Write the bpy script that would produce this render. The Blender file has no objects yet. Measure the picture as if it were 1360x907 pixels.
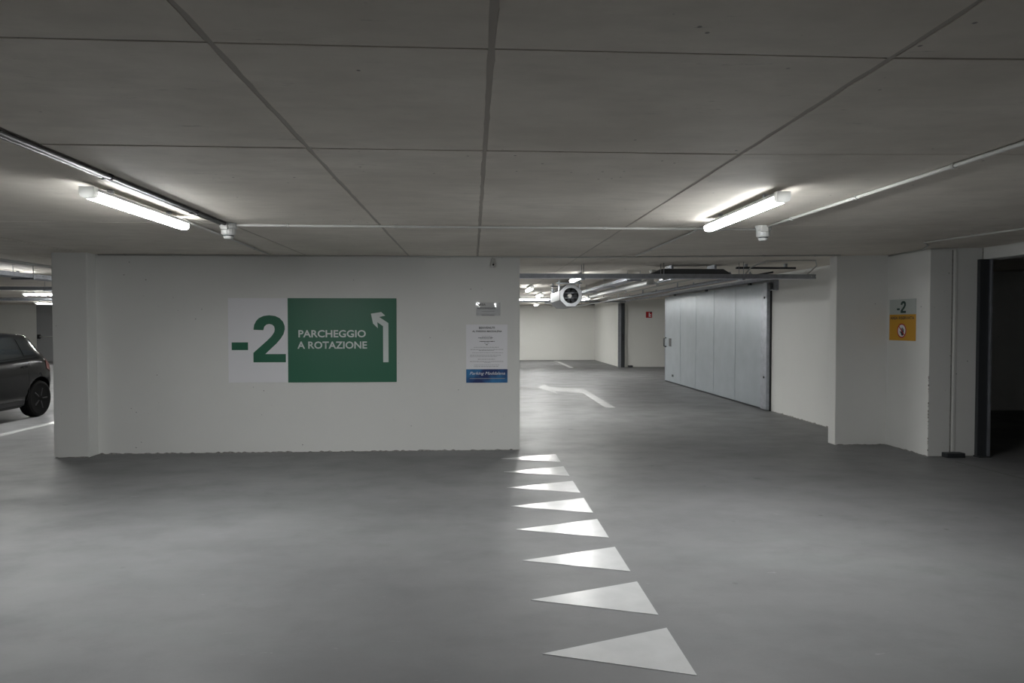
import bpy, bmesh, math, random
from mathutils import Vector, Matrix
random.seed(7)
R = math.radians
scene = bpy.context.scene
COL = scene.collection

# ------------------------------------------------------------------ camera
cam_d = bpy.data.cameras.new('camera'); cam = bpy.data.objects.new('camera', cam_d); COL.objects.link(cam)
cam.location = (0, 0, 1.6)
cam.rotation_euler = (math.pi/2 - math.atan(22.5/907), 0, -math.atan(52/907))
cam_d.sensor_width = 36.0; cam_d.lens = 36.0*907/1360; cam_d.clip_start = 0.05; cam_d.clip_end = 200
scene.camera = cam
# ------------------------------------------------------------------ world, exposure
w = bpy.data.worlds.new('world'); scene.world = w; w.use_nodes = True
w.node_tree.nodes['Background'].inputs[0].default_value = (0, 0, 0, 1)
w.node_tree.nodes['Background'].inputs[1].default_value = 0.0
vs = scene.view_settings
vs.view_transform = 'Standard'; vs.look = 'None'; vs.gamma = 1.0; vs.use_curve_mapping = False
vs.exposure = 0.16
LAMP = 218.0          # radiance of the tubes in the drive aisle
LAMP_FAR = 190.0      # radiance of the tubes in the hall behind

# ------------------------------------------------------------------ materials
MATS = {}
def nodes(name):
    m = bpy.data.materials.new(name); m.use_nodes = True
    nt = m.node_tree; b = nt.nodes['Principled BSDF']
    MATS[name] = m
    return m, nt, b
def plain(name, col, rough=0.5, metal=0.0, coat=0.0, spec=0.5, noise=0.0, scale=30, emit=None, bump=0.0):
    m, nt, b = nodes(name)
    b.inputs['Base Color'].default_value = (*col, 1); b.inputs['Roughness'].default_value = rough
    b.inputs['Metallic'].default_value = metal; b.inputs['Coat Weight'].default_value = coat
    b.inputs['Specular IOR Level'].default_value = spec
    if emit:
        b.inputs['Emission Color'].default_value = (*emit[0], 1); b.inputs['Emission Strength'].default_value = emit[1]
    if noise or bump:
        tc = nt.nodes.new('ShaderNodeTexCoord'); n = nt.nodes.new('ShaderNodeTexNoise')
        n.inputs['Scale'].default_value = scale; n.inputs['Detail'].default_value = 5
        nt.links.new(tc.outputs['Object'], n.inputs['Vector'])
        if noise:
            r = nt.nodes.new('ShaderNodeValToRGB')
            r.color_ramp.elements[0].position = .3; r.color_ramp.elements[1].position = .7
            r.color_ramp.elements[0].color = (*[c*(1-noise) for c in col], 1)
            r.color_ramp.elements[1].color = (*[min(1, c*(1+noise)) for c in col], 1)
            nt.links.new(n.outputs['Fac'], r.inputs['Fac']); nt.links.new(r.outputs['Color'], b.inputs['Base Color'])
        if bump:
            bp = nt.nodes.new('ShaderNodeBump'); bp.inputs['Strength'].default_value = bump; bp.inputs['Distance'].default_value = .01
            nt.links.new(n.outputs['Fac'], bp.inputs['Height']); nt.links.new(bp.outputs['Normal'], b.inputs['Normal'])
    return m

def mix(nt, a, b, fac, mode='MIX'):
    n = nt.nodes.new('ShaderNodeMix'); n.data_type = 'RGBA'; n.blend_type = mode
    for i, v in ((0, fac), (6, a), (7, b)):
        if hasattr(v, 'is_output'): nt.links.new(v, n.inputs[i])
        elif i == 0: n.inputs[0].default_value = v
        else: n.inputs[i].default_value = (*v, 1)
    return n.outputs[2]
def noise_n(nt, vec, scale, detail=6, rough=.55, stretch=None):
    if stretch:
        mp = nt.nodes.new('ShaderNodeMapping'); mp.inputs['Scale'].default_value = stretch
        nt.links.new(vec, mp.inputs['Vector']); vec = mp.outputs['Vector']
    n = nt.nodes.new('ShaderNodeTexNoise'); n.inputs['Scale'].default_value = scale
    n.inputs['Detail'].default_value = detail; n.inputs['Roughness'].default_value = rough
    nt.links.new(vec, n.inputs['Vector']); return n.outputs['Fac']
def ramp(nt, fac, p0, p1, c0=(0,0,0), c1=(1,1,1)):
    r = nt.nodes.new('ShaderNodeValToRGB')
    r.color_ramp.elements[0].position = p0; r.color_ramp.elements[1].position = p1
    r.color_ramp.elements[0].color = (*c0, 1); r.color_ramp.elements[1].color = (*c1, 1)
    nt.links.new(fac, r.inputs['Fac']); return r.outputs['Color']

def concrete(name, base, dark, light, rough, planks=False, pits=True, bump=.15):
    """cast concrete: big blotches, fine grain, board streaks, small air pits"""
    m, nt, b = nodes(name)
    g = nt.nodes.new('ShaderNodeNewGeometry'); P = g.outputs['Position']
    big = noise_n(nt, P, .9, 5, .6)
    c = mix(nt, dark, light, ramp(nt, big, .3, .7))
    c = mix(nt, c, base, .2 if planks else .55)
    fine = noise_n(nt, P, 45, 4, .7)
    c = mix(nt, c, (.9, .9, .9), ramp(nt, fine, .35, .75, (0, 0, 0), (.10, .10, .10)), 'MULTIPLY')
    if planks:
        st = noise_n(nt, P, 3.0, 7, .65, (1.0, 2.6, 1))
        c = mix(nt, c, tuple(x*.76 for x in base), ramp(nt, st, .45, .72, (0, 0, 0), (.55, .55, .55)))
        st2 = noise_n(nt, P, 2.6, 5, .7, (1.6, 8, 1))
        c = mix(nt, c, tuple(x*.5 for x in base), ramp(nt, st2, .655, .72, (0, 0, 0), (.6, .6, .6)))
    if pits:
        v = nt.nodes.new('ShaderNodeTexVoronoi'); v.inputs['Scale'].default_value = 9; nt.links.new(P, v.inputs['Vector'])
        sel = noise_n(nt, P, 1.3, 2)
        pit = ramp(nt, v.outputs['Distance'], .045, .08, (1, 1, 1), (0, 0, 0))
        msk = mix(nt, (0, 0, 0), pit, ramp(nt, sel, .52, .6))
        c = mix(nt, c, tuple(x*.35 for x in base), msk)
    nt.links.new(c, b.inputs['Base Color'])
    b.inputs['Roughness'].default_value = rough; b.inputs['Specular IOR Level'].default_value = .3
    bp = nt.nodes.new('ShaderNodeBump'); bp.inputs['Strength'].default_value = bump; bp.inputs['Distance'].default_value = .004
    nt.links.new(noise_n(nt, P, 22, 6, .6), bp.inputs['Height']); nt.links.new(bp.outputs['Normal'], b.inputs['Normal'])
    return m

def floor_mat():
    m, nt, b = nodes('floor_resin_concrete')
    g = nt.nodes.new('ShaderNodeNewGeometry'); P = g.outputs['Position']
    big = noise_n(nt, P, .55, 5, .6, (.8, 1.3, 1)); mid = noise_n(nt, P, 1.9, 7, .62, (.9, 1.2, 1)); fine = noise_n(nt, P, 60, 3, .7)
    c = mix(nt, (.158, .159, .162), (.202, .203, .206), ramp(nt, big, .36, .66))
    c = mix(nt, c, (.135, .136, .14), ramp(nt, mid, .50, .75, (0, 0, 0), (.42, .42, .42)))
    c = mix(nt, c, (.85, .85, .85), ramp(nt, fine, .4, .7, (0, 0, 0), (.2, .2, .2)), 'MULTIPLY')
    # faint curved tyre scuffs
    mp = nt.nodes.new('ShaderNodeMapping'); mp.inputs['Location'].default_value = (-1.6, -11.5, 0); nt.links.new(P, mp.inputs['Vector'])
    wv = nt.nodes.new('ShaderNodeTexWave'); wv.wave_type = 'RINGS'; wv.rings_direction = 'Z'
    wv.inputs['Scale'].default_value = .35; wv.inputs['Distortion'].default_value = 1.2; wv.inputs['Detail'].default_value = 3
    nt.links.new(mp.outputs['Vector'], wv.inputs['Vector'])
    scuff = mix(nt, (0, 0, 0), ramp(nt, wv.outputs['Fac'], .86, .97, (0, 0, 0), (.16, .16, .16)), ramp(nt, noise_n(nt, P, .8, 3), .48, .6))
    c = mix(nt, c, (.19, .19, .195), scuff)
    # a few small oil spots
    v = nt.nodes.new('ShaderNodeTexVoronoi'); v.inputs['Scale'].default_value = .9; nt.links.new(P, v.inputs['Vector'])
    c = mix(nt, c, (.11, .11, .115), ramp(nt, v.outputs['Distance'], .028, .05, (.75, .75, .75), (0, 0, 0)))
    v2 = nt.nodes.new('ShaderNodeTexVoronoi'); v2.inputs['Scale'].default_value = 3.1; nt.links.new(P, v2.inputs['Vector'])
    sp = mix(nt, (0, 0, 0), ramp(nt, v2.outputs['Distance'], .03, .075, (.7, .7, .7), (0, 0, 0)), ramp(nt, noise_n(nt, P, 1.1, 2), .50, .58))
    c = mix(nt, c, (.085, .085, .088), sp)
    c = mix(nt, c, (.32, .32, .32), ramp(nt, noise_n(nt, P, 3.4, 4, .7, (1.0, 4.5, 1)), .685, .73, (0, 0, 0), (.55, .55, .55)))
    nt.links.new(c, b.inputs['Base Color'])
    rr = ramp(nt, mid, .3, .75, (.42, .42, .42), (.6, .6, .6)); nt.links.new(rr, b.inputs['Roughness'])
    b.inputs['Specular IOR Level'].default_value = .2
    bp = nt.nodes.new('ShaderNodeBump'); bp.inputs['Strength'].default_value = .12; bp.inputs['Distance'].default_value = .003
    nt.links.new(noise_n(nt, P, 14, 6, .6), bp.inputs['Height']); nt.links.new(bp.outputs['Normal'], b.inputs['Normal'])
    return m

M_FLOOR = floor_mat()
M_WALL = concrete('painted_wall', (.71, .715, .695), (.66, .665, .645), (.74, .74, .72), .6, pits=True, bump=.1)
M_WALLFAR = concrete('painted_wall_far', (.74, .74, .705), (.70, .70, .665), (.77, .77, .74), .6, pits=False, bump=.08)
M_CEIL = concrete('ceiling_board_concrete', (.78, .73, .65), (.60, .555, .49), (.85, .805, .73), .75, planks=True, pits=True, bump=.2)
M_JOINT = concrete('ceiling_joint_concrete', (.48, .445, .40), (.40, .37, .335), (.53, .495, .45), .85, pits=False, bump=.3)
M_GROUT = plain('wall_base_grout', (.24, .235, .22), .9, noise=.4, scale=40, bump=.6)
M_PAINT = plain('road_paint_white', (.54, .545, .545), .25, spec=.5, noise=.06, scale=6)
M_GALV = plain('galvanised_steel', (.40, .42, .46), .38, metal=.75, noise=.12, scale=14)
M_DOOR = plain('fire_door_sheet', (.37, .41, .44), .34, metal=.35, spec=.5, noise=.05, scale=3)
M_DARKST = plain('dark_steel', (.055, .06, .065), .45, metal=.4)
M_BLACK = plain('black_plastic', (.015, .015, .017), .5)
M_PVC = plain('grey_pvc', (.52, .52, .50), .5)
M_PVCD = plain('dark_grey_pvc', (.07, .07, .07), .5)
M_LPL = plain('light_plastic', (.52, .53, .52), .4)
M_CAP = plain('fixture_end_cap_plastic', (.82, .82, .80), .45)
nt = M_CAP.node_tree; tb = nt.nodes.new('ShaderNodeBsdfTranslucent'); tb.inputs[0].default_value = (.8, .8, .78, 1); mx = nt.nodes.new('ShaderNodeMixShader'); mx.inputs[0].default_value = .035
nt.links.new(nt.nodes['Principled BSDF'].outputs[0], mx.inputs[1]); nt.links.new(tb.outputs[0], mx.inputs[2]); nt.links.new(mx.outputs[0], nt.nodes['Material Output'].inputs[0])
M_HOUS = plain('fixture_housing_plastic', (.45, .46, .46), .5)
M_DIFF = plain('lit_diffuser', (.8, .8, .8), .4, emit=((.985, 1.0, 1.0), LAMP))
M_DIFFF = plain('lit_diffuser_far', (.8, .8, .8), .4, emit=((1.0, 1.0, .975), LAMP_FAR))
M_SIDE = plain('lit_diffuser_edge', (.8, .8, .8), .4, emit=((.985, 1.0, 1.0), 22.0))
M_SWHITE = plain('sign_white', (.78, .78, .81), .45)
M_SGREEN = plain('sign_green', (.018, .125, .070), .42)
M_SPALE = plain('sign_lettering', (.62, .68, .66), .5)
M_POSTER = plain('poster_paper', (.80, .80, .83), .5)
M_INK = plain('print_ink', (.05, .05, .055), .6)
M_GREYINK = plain('print_grey_ink', (.30, .30, .31), .6)
M_ORANGE = plain('sign_orange', (.62, .32, .02), .5)
M_RED = plain('sign_red', (.45, .015, .02), .45)
M_CARP = plain('car_paint_black', (.005, .0053, .006), .16, metal=.0, coat=.1, spec=.22)
M_GLASSC = plain('car_tinted_glass', (.012, .014, .015), .05, spec=.4)
M_RUB = plain('tyre_rubber', (.009, .009, .009), .8, spec=.1)
M_RIM = plain('wheel_rim', (.025, .025, .027), .45, metal=.7)
M_TAIL = plain('tail_lamp', (.22, .02, .02), .15, coat=1)
M_DOORG = plain('grey_door_paint', (.30, .305, .31), .5)
# blue printed band
m, nt, b = nodes('poster_blue_print'); g = nt.nodes.new('ShaderNodeNewGeometry')
c = ramp(nt, noise_n(nt, g.outputs['Position'], 5.5, 2), .35, .68, (.010, .03, .13), (.03, .19, .42))
nt.links.new(c, b.inputs['Base Color']); b.inputs['Roughness'].default_value = .4; M_BLUE = m
# clear crinkled plastic
m, nt, b = nodes('clear_plastic'); b.inputs['Base Color'].default_value = (.62, .64, .65, 1); b.inputs['Roughness'].default_value = .08
b.inputs['Alpha'].default_value = .16; b.inputs['Specular IOR Level'].default_value = .8
g = nt.nodes.new('ShaderNodeNewGeometry'); bp = nt.nodes.new('ShaderNodeBump'); bp.inputs['Strength'].default_value = .35; bp.inputs['Distance'].default_value = .01
nt.links.new(noise_n(nt, g.outputs['Position'], 13, 2), bp.inputs['Height']); gl = nt.nodes.new('ShaderNodeBsdfGlossy'); gl.inputs['Roughness'].default_value = .07; tr = nt.nodes.new('ShaderNodeBsdfTransparent'); mx = nt.nodes.new('ShaderNodeMixShader'); mx.inputs[0].default_value = .14
nt.links.new(bp.outputs['Normal'], gl.inputs['Normal']); nt.links.new(tr.outputs[0], mx.inputs[1]); nt.links.new(gl.outputs[0], mx.inputs[2]); nt.links.new(mx.outputs[0], nt.nodes['Material Output'].inputs[0]); M_CLEAR = m

# ------------------------------------------------------------------ mesh helpers
def bm_box(bm, x0, x1, y0, y1, z0, z1, top=None):
    vs_ = [bm.verts.new(p) for p in ((x0,y0,z0),(x1,y0,z0),(x1,y1,z0),(x0,y1,z0),(x0,y0,z1),(x1,y0,z1),(x1,y1,z1),(x0,y1,z1))]
    for f in ((0,3,2,1),(4,5,6,7),(0,1,5,4),(1,2,6,5),(2,3,7,6),(3,0,4,7)): bm.faces.new([vs_[i] for i in f])
    return vs_
def frame_of(d):
    d = d.normalized(); a = Vector((0,0,1)) if abs(d.z) < .9 else Vector((1,0,0))
    u = d.cross(a).normalized(); return u, d.cross(u).normalized()
def bm_tube(bm, pts, r, seg=8, cap=True):
    pts = [Vector(p) for p in pts]; rings = []
    for i, p in enumerate(pts):
        d = (pts[min(i+1, len(pts)-1)] - pts[max(i-1, 0)])
        u, v = frame_of(d); rr = r[i] if isinstance(r, (list, tuple)) else r
        rings.append([bm.verts.new(p + (u*math.cos(2*math.pi*k/seg) + v*math.sin(2*math.pi*k/seg))*rr) for k in range(seg)])
    for a, b_ in zip(rings, rings[1:]):
        for k in range(seg): bm.faces.new([a[k], a[(k+1)%seg], b_[(k+1)%seg], b_[k]])
    if cap: bm.faces.new(rings[0][::-1]); bm.faces.new(rings[-1])
def bm_prism(bm, poly, fn, d0, d1):
    """poly of 2-D points; fn(u,v,d) -> 3-D"""
    a = [bm.verts.new(fn(u, v, d0)) for u, v in poly]; b_ = [bm.verts.new(fn(u, v, d1)) for u, v in poly]
    bm.faces.new(a); bm.faces.new(b_[::-1]); n = len(poly)
    for i in range(n): bm.faces.new([a[i], b_[i], b_[(i+1)%n], a[(i+1)%n]])
def finish(name, bm, mat, parent=None, bevel=0.0, smooth=False, origin=None):
    bmesh.ops.recalc_face_normals(bm, faces=bm.faces)
    if bevel: bmesh.ops.bevel(bm, geom=list(bm.edges), offset=bevel, segments=2, profile=.5, affect='EDGES')
    me = bpy.data.meshes.new(name)
    if parent is not None: off = Vector(parent.get('_w', (0,0,0)))
    elif origin is not None: off = Vector(origin)
    else:
        lo = Vector((min(v.co.x for v in bm.verts), min(v.co.y for v in bm.verts), min(v.co.z for v in bm.verts)))
        hi = Vector((max(v.co.x for v in bm.verts), max(v.co.y for v in bm.verts), max(v.co.z for v in bm.verts)))
        off = Vector(((lo.x+hi.x)/2, (lo.y+hi.y)/2, lo.z))
    bmesh.ops.translate(bm, verts=bm.verts, vec=-off)
    bm.to_mesh(me); bm.free()
    if smooth:
        for p in me.polygons: p.use_smooth = True
    me.materials.append(mat)
    o = bpy.data.objects.new(name, me); COL.objects.link(o)
    if parent is not None: o.parent = parent; o['_w'] = tuple(off)   # a child keeps its parent's origin
    else: o.location = off; o['_w'] = tuple(off)
    return o
def box(name, x0, x1, y0, y1, z0, z1, mat, parent=None, bevel=0.0):
    bm = bmesh.new(); bm_box(bm, x0, x1, y0, y1, z0, z1); return finish(name, bm, mat, parent, bevel)
def tube(name, pts, r, mat, parent=None, seg=8, smooth=True):
    bm = bmesh.new(); bm_tube(bm, pts, r, seg); return finish(name, bm, mat, parent, 0, smooth)
def thing(name, loc, label=None, cat=None, group=None):
    o = bpy.data.objects.new(name, None); COL.objects.link(o); o.location = loc; o['_w'] = tuple(loc); o.empty_display_size = .1
    return tag(o, label, cat, group)
def tag(o, label=None, cat=None, group=None, kind=None):
    if label: o['label'] = label
    if cat: o['category'] = cat
    if group: o['group'] = group
    if kind: o['kind'] = kind
    return o
def struct(o, label=None, cat=None): return tag(o, label, cat, kind='structure')
def text_part(name, s, fn, u0, u1, v0, v1, mat, parent, bold=0.0, shear=0.0, depth=.0015):
    """lettering filled into the box u0..u1, v0..v1 (v up) of a sign; fn(u,v,d) -> world"""
    cu = bpy.data.curves.new('t', 'FONT'); cu.body = s; cu.size = 1; cu.offset = bold; cu.shear = shear; cu.resolution_u = 3
    ob = bpy.data.objects.new('t', cu); COL.objects.link(ob)
    dg = bpy.context.evaluated_depsgraph_get(); me = bpy.data.meshes.new_from_object(ob.evaluated_get(dg))
    bpy.data.objects.remove(ob); bpy.data.curves.remove(cu)
    xs = [v.co.x for v in me.vertices]; ys = [v.co.y for v in me.vertices]
    ax, bx, ay, by = min(xs), max(xs), min(ys), max(ys)
    bm = bmesh.new(); bm.from_mesh(me); bpy.data.meshes.remove(me)
    for v in bm.verts:
        u = u0 + (v.co.x-ax)/(bx-ax)*(u1-u0); q = v0 + (v.co.y-ay)/max(by-ay, 1e-6)*(v1-v0)
        v.co = fn(u, q, depth)
    return finish(name, bm, mat, parent)

# ------------------------------------------------------------------ the setting
def cz(x): return 2.46 + max(0.0, x-1.35)*.014          # soffit height; it rises slightly to the right
XL, XR, YN, YF = -22.0, 13.0, -7.0, 30.6
struct(box('floor', XL, XR, YN, YF+.25, -.15, 0, M_FLOOR), 'grey smooth resin concrete parking floor', 'floor')
# ceiling slab (joint bed) with formwork panels proud of it
bm = bmesh.new()
xs = [XL, 1.35, XR]
for y in (YN, YF+.25):
    pass
g = {}
for i, x in enumerate(xs):
    for j, y in enumerate((YN, YF+.25)):
        g[i, j, 0] = bm.verts.new((x, y, cz(x)+.004)); g[i, j, 1] = bm.verts.new((x, y, 2.95))
for i in (0, 1):
    bm.faces.new([g[i,0,0], g[i,1,0], g[i+1,1,0], g[i+1,0,0]]); bm.faces.new([g[i,0,1], g[i+1,0,1], g[i+1,1,1], g[i,1,1]])
    bm.faces.new([g[i,0,0], g[i+1,0,0], g[i+1,0,1], g[i,0,1]]); bm.faces.new([g[i,1,0], g[i,1,1], g[i+1,1,1], g[i+1,1,0]])
bm.faces.new([g[0,0,0], g[0,0,1], g[0,1,1], g[0,1,0]]); bm.faces.new([g[2,0,0], g[2,1,0], g[2,1,1], g[2,0,1]])
ceiling = struct(finish('ceiling', bm, M_JOINT), 'board-marked concrete ceiling with panel joints', 'ceiling')
YS = [YN, -4.6, -2.85, -.35, .90, 2.155, 3.405, 5.96, 8.66]
XS = [-9.8, -7.24, -4.66, -2.07, -.80, .06, 1.35, 6.5]
for i in range(len(XS)-1):
    ys = list(YS)
    if XS[i] == -.80: ys = sorted(ys+[4.65])
    for j in range(len(ys)-1):
        gx = .012; gy = .0065
        x0, x1, y0, y1 = XS[i]+gx, XS[i+1]-gx, ys[j]+gy, ys[j+1]-gy
        if abs(XS[i+1]-6.5) < .01: x1 = 6.5
        dz = random.uniform(-.0012, .0012)
        bm = bmesh.new(); n = 14          # slightly wavy long edges, as the joints are
        top = []; bot = []
        ring = []
        for k in range(n+1): ring.append((x0+random.uniform(-.003, .003), y0+(y1-y0)*k/n))
        for k in range(n, -1, -1): ring.append((x1+random.uniform(-.003, .003), y0+(y1-y0)*k/n))
        bot = [bm.verts.new((x, y, cz(x)+dz)) for x, y in ring]; top = [bm.verts.new((x, y, cz(x)+.02)) for x, y in ring]
        bm.faces.new(bot); N = len(ring)
        for k in range(N): bm.faces.new([bot[k], bot[(k+1)%N], top[(k+1)%N], top[k]])
        bm.faces.new(top[::-1])
        finish('panel', bm, M_CEIL, ceiling)
# far hall soffit: wide cast panels behind the partition
for (x0, x1) in ((-22, -16.5), (-16.5, -11), (-11, -5.5), (-5.5, 0), (0, 1.35), (1.35, 5.5), (5.5, 9.6)):
    for (y0, y1) in ((8.68, 11.2), (11.2, 16.2), (16.2, 21.2), (21.2, 26.2), (26.2, 30.6)):
        bm = bmesh.new(); a = bm_box(bm, x0+.008, x1-.008, y0+.008, y1-.008, 0, 0)
        for k, v in enumerate(a): v.co.z = cz(v.co.x) + (.02 if k > 3 else 0)
        finish('panel', bm, M_CEIL, ceiling)
for x0, x1 in ((-22, -15.9), (-15.9, -9.8)):
    for y0, y1 in ((YN, -1.5), (-1.5, 3.6), (3.6, 8.66)):
        box('panel', x0+.008, x1-.008, y0+.008, y1-.008, 2.46, 2.48, M_CEIL, ceiling)

WT = 2.53
def wall(name, x0, x1, y0, y1, z0=0, z1=None, mat=None, label='white painted concrete wall', bev=.008):
    z1 = z1 if z1 else cz((x0+x1)/2)+.012
    return struct(box(name, x0, x1, y0, y1, z0, z1, mat or M_WALL, bevel=bev), label, 'wall')
wf = wall('wall_front', -4.63, .595, 8.66, 8.91, label='white painted partition wall carrying the green parking sign')
for (x, z0, z1) in ((-1.79, .03, .86), (-.552, .50, 1.0)):      # proud fins left by the formwork joints
    box('formwork_seam', x-.004, x+.004, 8.6585, 8.664, z0, z1, M_WALL, wf)
wall('column', -5.02, -4.61, 8.465, 8.95, label='square white column at the left end of the partition wall')
wall('wall_stub', 4.80, 5.52, 8.78, 8.96, label='short white wall return beside the sliding door')
ws = wall('wall_right', 5.50, 6.16, 7.94, 8.97, label='white wall block carrying the small orange sign')
wall('wall_side', 5.50, 5.75, 8.965, 18.9, label='white wall behind the grey sliding door')
wall('wall_side_far', 5.50, 5.75, 25.3, 30.6, mat=M_WALLFAR, label='pale wall beyond the sliding door opening')
wall('wall_bay', 5.75, 9.55, 25.42, 25.65, mat=M_WALLFAR, label='grey wall of the side bay with a red sign')
wall('wall_bay_side', 9.4, 9.65, 13.0, 25.42, mat=M_WALLFAR, label='side wall of the bay behind the sliding door')
wall('wall_bay_near', 5.75, 9.4, 17.5, 17.7, mat=M_WALLFAR, label='near wall of the bay behind the sliding door')
wall('wall_back', XL, 5.75, YF, YF+.25, mat=M_WALLFAR, label='pale back wall of the parking hall')
wall('wall_left', XL-.2, XL, YN, YF+.25, mat=M_WALLFAR, label='pale left wall of the parking hall')
wall('wall_rear', XL, XR, YN-.2, YN, label='white wall at the near end of the hall')
wall('wall_opening', 6.16, 6.40, YN, .4, label='white wall beside the dark opening')  # unseen wall kept short: opening lengthened to cut bounced light
wall('wall_lintel', 6.16, 6.40, .4, 7.94, 2.385, cz(6.28)+.012, label='white lintel over the dark opening')
wall('wall_dark_room', 6.16, XR, 12.15, 12.35, label='unlit wall inside the dark room')
wall('wall_dark_room_side', XR-.2, XR, YN, 12.15, label='unlit side wall inside the dark room')
# ragged mortar line at the foot of the walls
def grout(name, p0, p1, side, h=.012):
    bm = bmesh.new(); p0, p1, s = Vector(p0), Vector(p1), Vector(side); L = (p1-p0).length; n = int(L/.035)
    pr = []
    for k in range(n+1):
        p = p0.lerp(p1, k/n); t = random.random()**2
        pr.append((bm.verts.new(p), bm.verts.new(p+s*(.004+.014*t)), bm.verts.new(p+s*.002+Vector((0,0,h*(.3+1.2*random.random()**2)))), bm.verts.new(p+Vector((0,0,h*.3)))))
    for a, b_ in zip(pr, pr[1:]):
        for k in range(4): bm.faces.new([a[k], a[(k+1)%4], b_[(k+1)%4], b_[k]])
    bm.faces.new(pr[0]); bm.faces.new(pr[-1][::-1])
    return struct(finish(name, bm, M_GROUT), 'rough mortar line along the foot of the wall', 'trim')
grout('trim_1', (-4.6, 8.659, 0), (.59, 8.659, 0), (0, -1, 0), .014)
grout('trim_2', (-5.0, 8.464, 0), (-4.62, 8.464, 0), (0, -1, 0), .01)
grout('trim_3', (5.499, 8.97, 0), (5.499, 12.2, 0), (-1, 0, 0), .02)
grout('trim_4', (5.499, 7.95, 0), (5.499, 8.77, 0), (-1, 0, 0), .014)
grout('trim_5', (4.82, 8.779, 0), (5.49, 8.779, 0), (0, -1, 0), .01)
# spalled edge and joints on the right-hand block
bm = bmesh.new()
for k in range(26):
    z = random.uniform(.02, 1.15); r = random.uniform(.003, .008)
    bm_box(bm, 5.497, 5.497+r*1.2, 7.937, 7.934+r*1.4, z, z+r*random.uniform(1, 4))
finish('spalled_edge', bm, M_GROUT, ws)
box('expansion_joint', 5.772, 5.782, 7.936, 7.945, .05, 2.5, M_GROUT, ws)
box('cover_strip', 5.80, 5.835, 7.931, 7.945, .06, 2.5, M_WALL, ws, .004)
tag(box('floor_block', 5.675, 5.905, 7.84, 7.94, .0, .055, M_DARKST, bevel=.006), 'small dark block on the floor at the foot of the right wall', 'block')

# ------------------------------------------------------------------ painted floor marks
def mark(name, pts, label, cat='road marking', group=None):
    bm = bmesh.new(); bm_prism(bm, pts, lambda u, v, d: (u, v, d), 0.0, .0025)
    return tag(finish(name, bm, M_PAINT), label, cat, group)
ordn = ['nearest', 'second nearest', 'third from the camera', 'fourth from the camera', 'fifth from the camera', 'third from the wall end', 'second from the wall end', 'farthest']
for i, y in enumerate((3.02, 3.67, 4.335, 5.035, 5.72, 6.41, 7.13, 7.86)):
    mark('give_way_triangle', [(.335, y+.245), (1.018, y), (1.018, y+.49)],
         'white painted give-way triangle on the floor, %s of the eight' % ordn[i], group='give-way triangles across the lane')
mark('floor_arrow', [(1.643, 17.15), (1.89, 18.15), (1.985, 17.40), (2.74, 16.85), (2.74, 13.03), (2.55, 13.03), (2.55, 15.85), (1.985, 16.42), (1.95, 15.65)],
     'white bent arrow painted on the floor, pointing left past the wall end')
mark('bay_line', [(3.57, 25.0), (3.72, 25.0), (3.72, 30.0), (3.57, 30.0)], 'thin white bay line on the floor near the back wall')
mark('bay_line', [(-6.90, 9.1), (-6.75, 9.1), (-6.75, 14.0), (-6.90, 14.0)], 'thin white bay line on the floor beside the dark hatchback')
mark('bay_line', [(1.2, 27.0), (1.32, 27.0), (1.32, 30.0), (1.2, 30.0)], 'short white bay line at the far wall beside the partition end')

# ------------------------------------------------------------------ ceiling lamps
def lamp(cx, y0, y1, label, mat, along='y', z=None, group='linear ceiling lamps'):
    """surface lamp: clips, grey spine, glowing rounded diffuser, two end caps"""
    L = y1-y0; ctop = cz(cx) if along == 'y' else cz((y0+y1)/2)
    zt = ctop - .030                                        # top of the spine
    if along == 'y': f = lambda u, v, d: (cx+u, d, v)
    else: f = lambda u, v, d: (d, cx+u, v)
    root = thing('ceiling_lamp', f(0, ctop-.13, (y0+y1)/2), label, 'lamp', group)
    bm = bmesh.new(); bm_prism(bm, [(-.030, zt), (.030, zt), (.042, zt-.006), (.042, zt-.026), (-.042, zt-.026), (-.042, zt-.006)], f, y0+.03, y1-.03)
    finish('housing', bm, M_HOUS, root)
    prof = [(-.043, zt-.026), (.043, zt-.026), (.044, zt-.040), (.038, zt-.061), (.020, zt-.069), (-.020, zt-.069), (-.038, zt-.061), (-.044, zt-.040)]
    bm = bmesh.new(); bm_prism(bm, prof[3:7], f, y0+.045, y1-.02); df = finish('diffuser', bm, mat, root)
    bm = bmesh.new(); bm_prism(bm, prof[:4]+prof[6:], f, y0+.045, y1-.02); finish('diffuser_edge', bm, M_SIDE, df)
    for a, b_, s_, mt in ((y0, y0+.05, 1.02, M_CAP), (y1-.03, y1, .9, M_SIDE)):
        bm = bmesh.new(); bm_prism(bm, [(u*s_, v+(.024 if v > zt-.03 and mt is M_CAP else 0)) for u, v in prof], f, a, b_)
        finish('end_cap', bm, mt, root)
    for t in (.2, .8):
        yy = y0+L*t; bm = bmesh.new(); bm_prism(bm, [(-.015, zt-.002), (.015, zt-.002), (.015, ctop), (-.015, ctop)], f, yy-.015, yy+.015)
        finish('bracket', bm, M_GALV, root)
    return root
lamp(-2.31, 4.25, 5.64, 'lit linear ceiling lamp on the left, above the floor before the green sign', M_DIFF)
lamp(1.95, 4.20, 5.57, 'lit linear ceiling lamp on the right, before the wall opening', M_DIFF)
lamp(1.80, 11.1, 12.4, 'lit linear lamp half hidden behind the cable tray over the lane', M_DIFFF)
lamp(1.27, 14.6, 15.9, 'lit linear lamp just right of the partition wall end, left of the jet fan', M_DIFFF)
lamp(1.83, 18.0, 19.3, 'small lit lamp lower left of the jet fan, deep in the hall', M_DIFFF)
lamp(21.4, 1.1, 2.4, 'far lit lamp seen lengthways just above the back wall', M_DIFFF, along='x')
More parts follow.
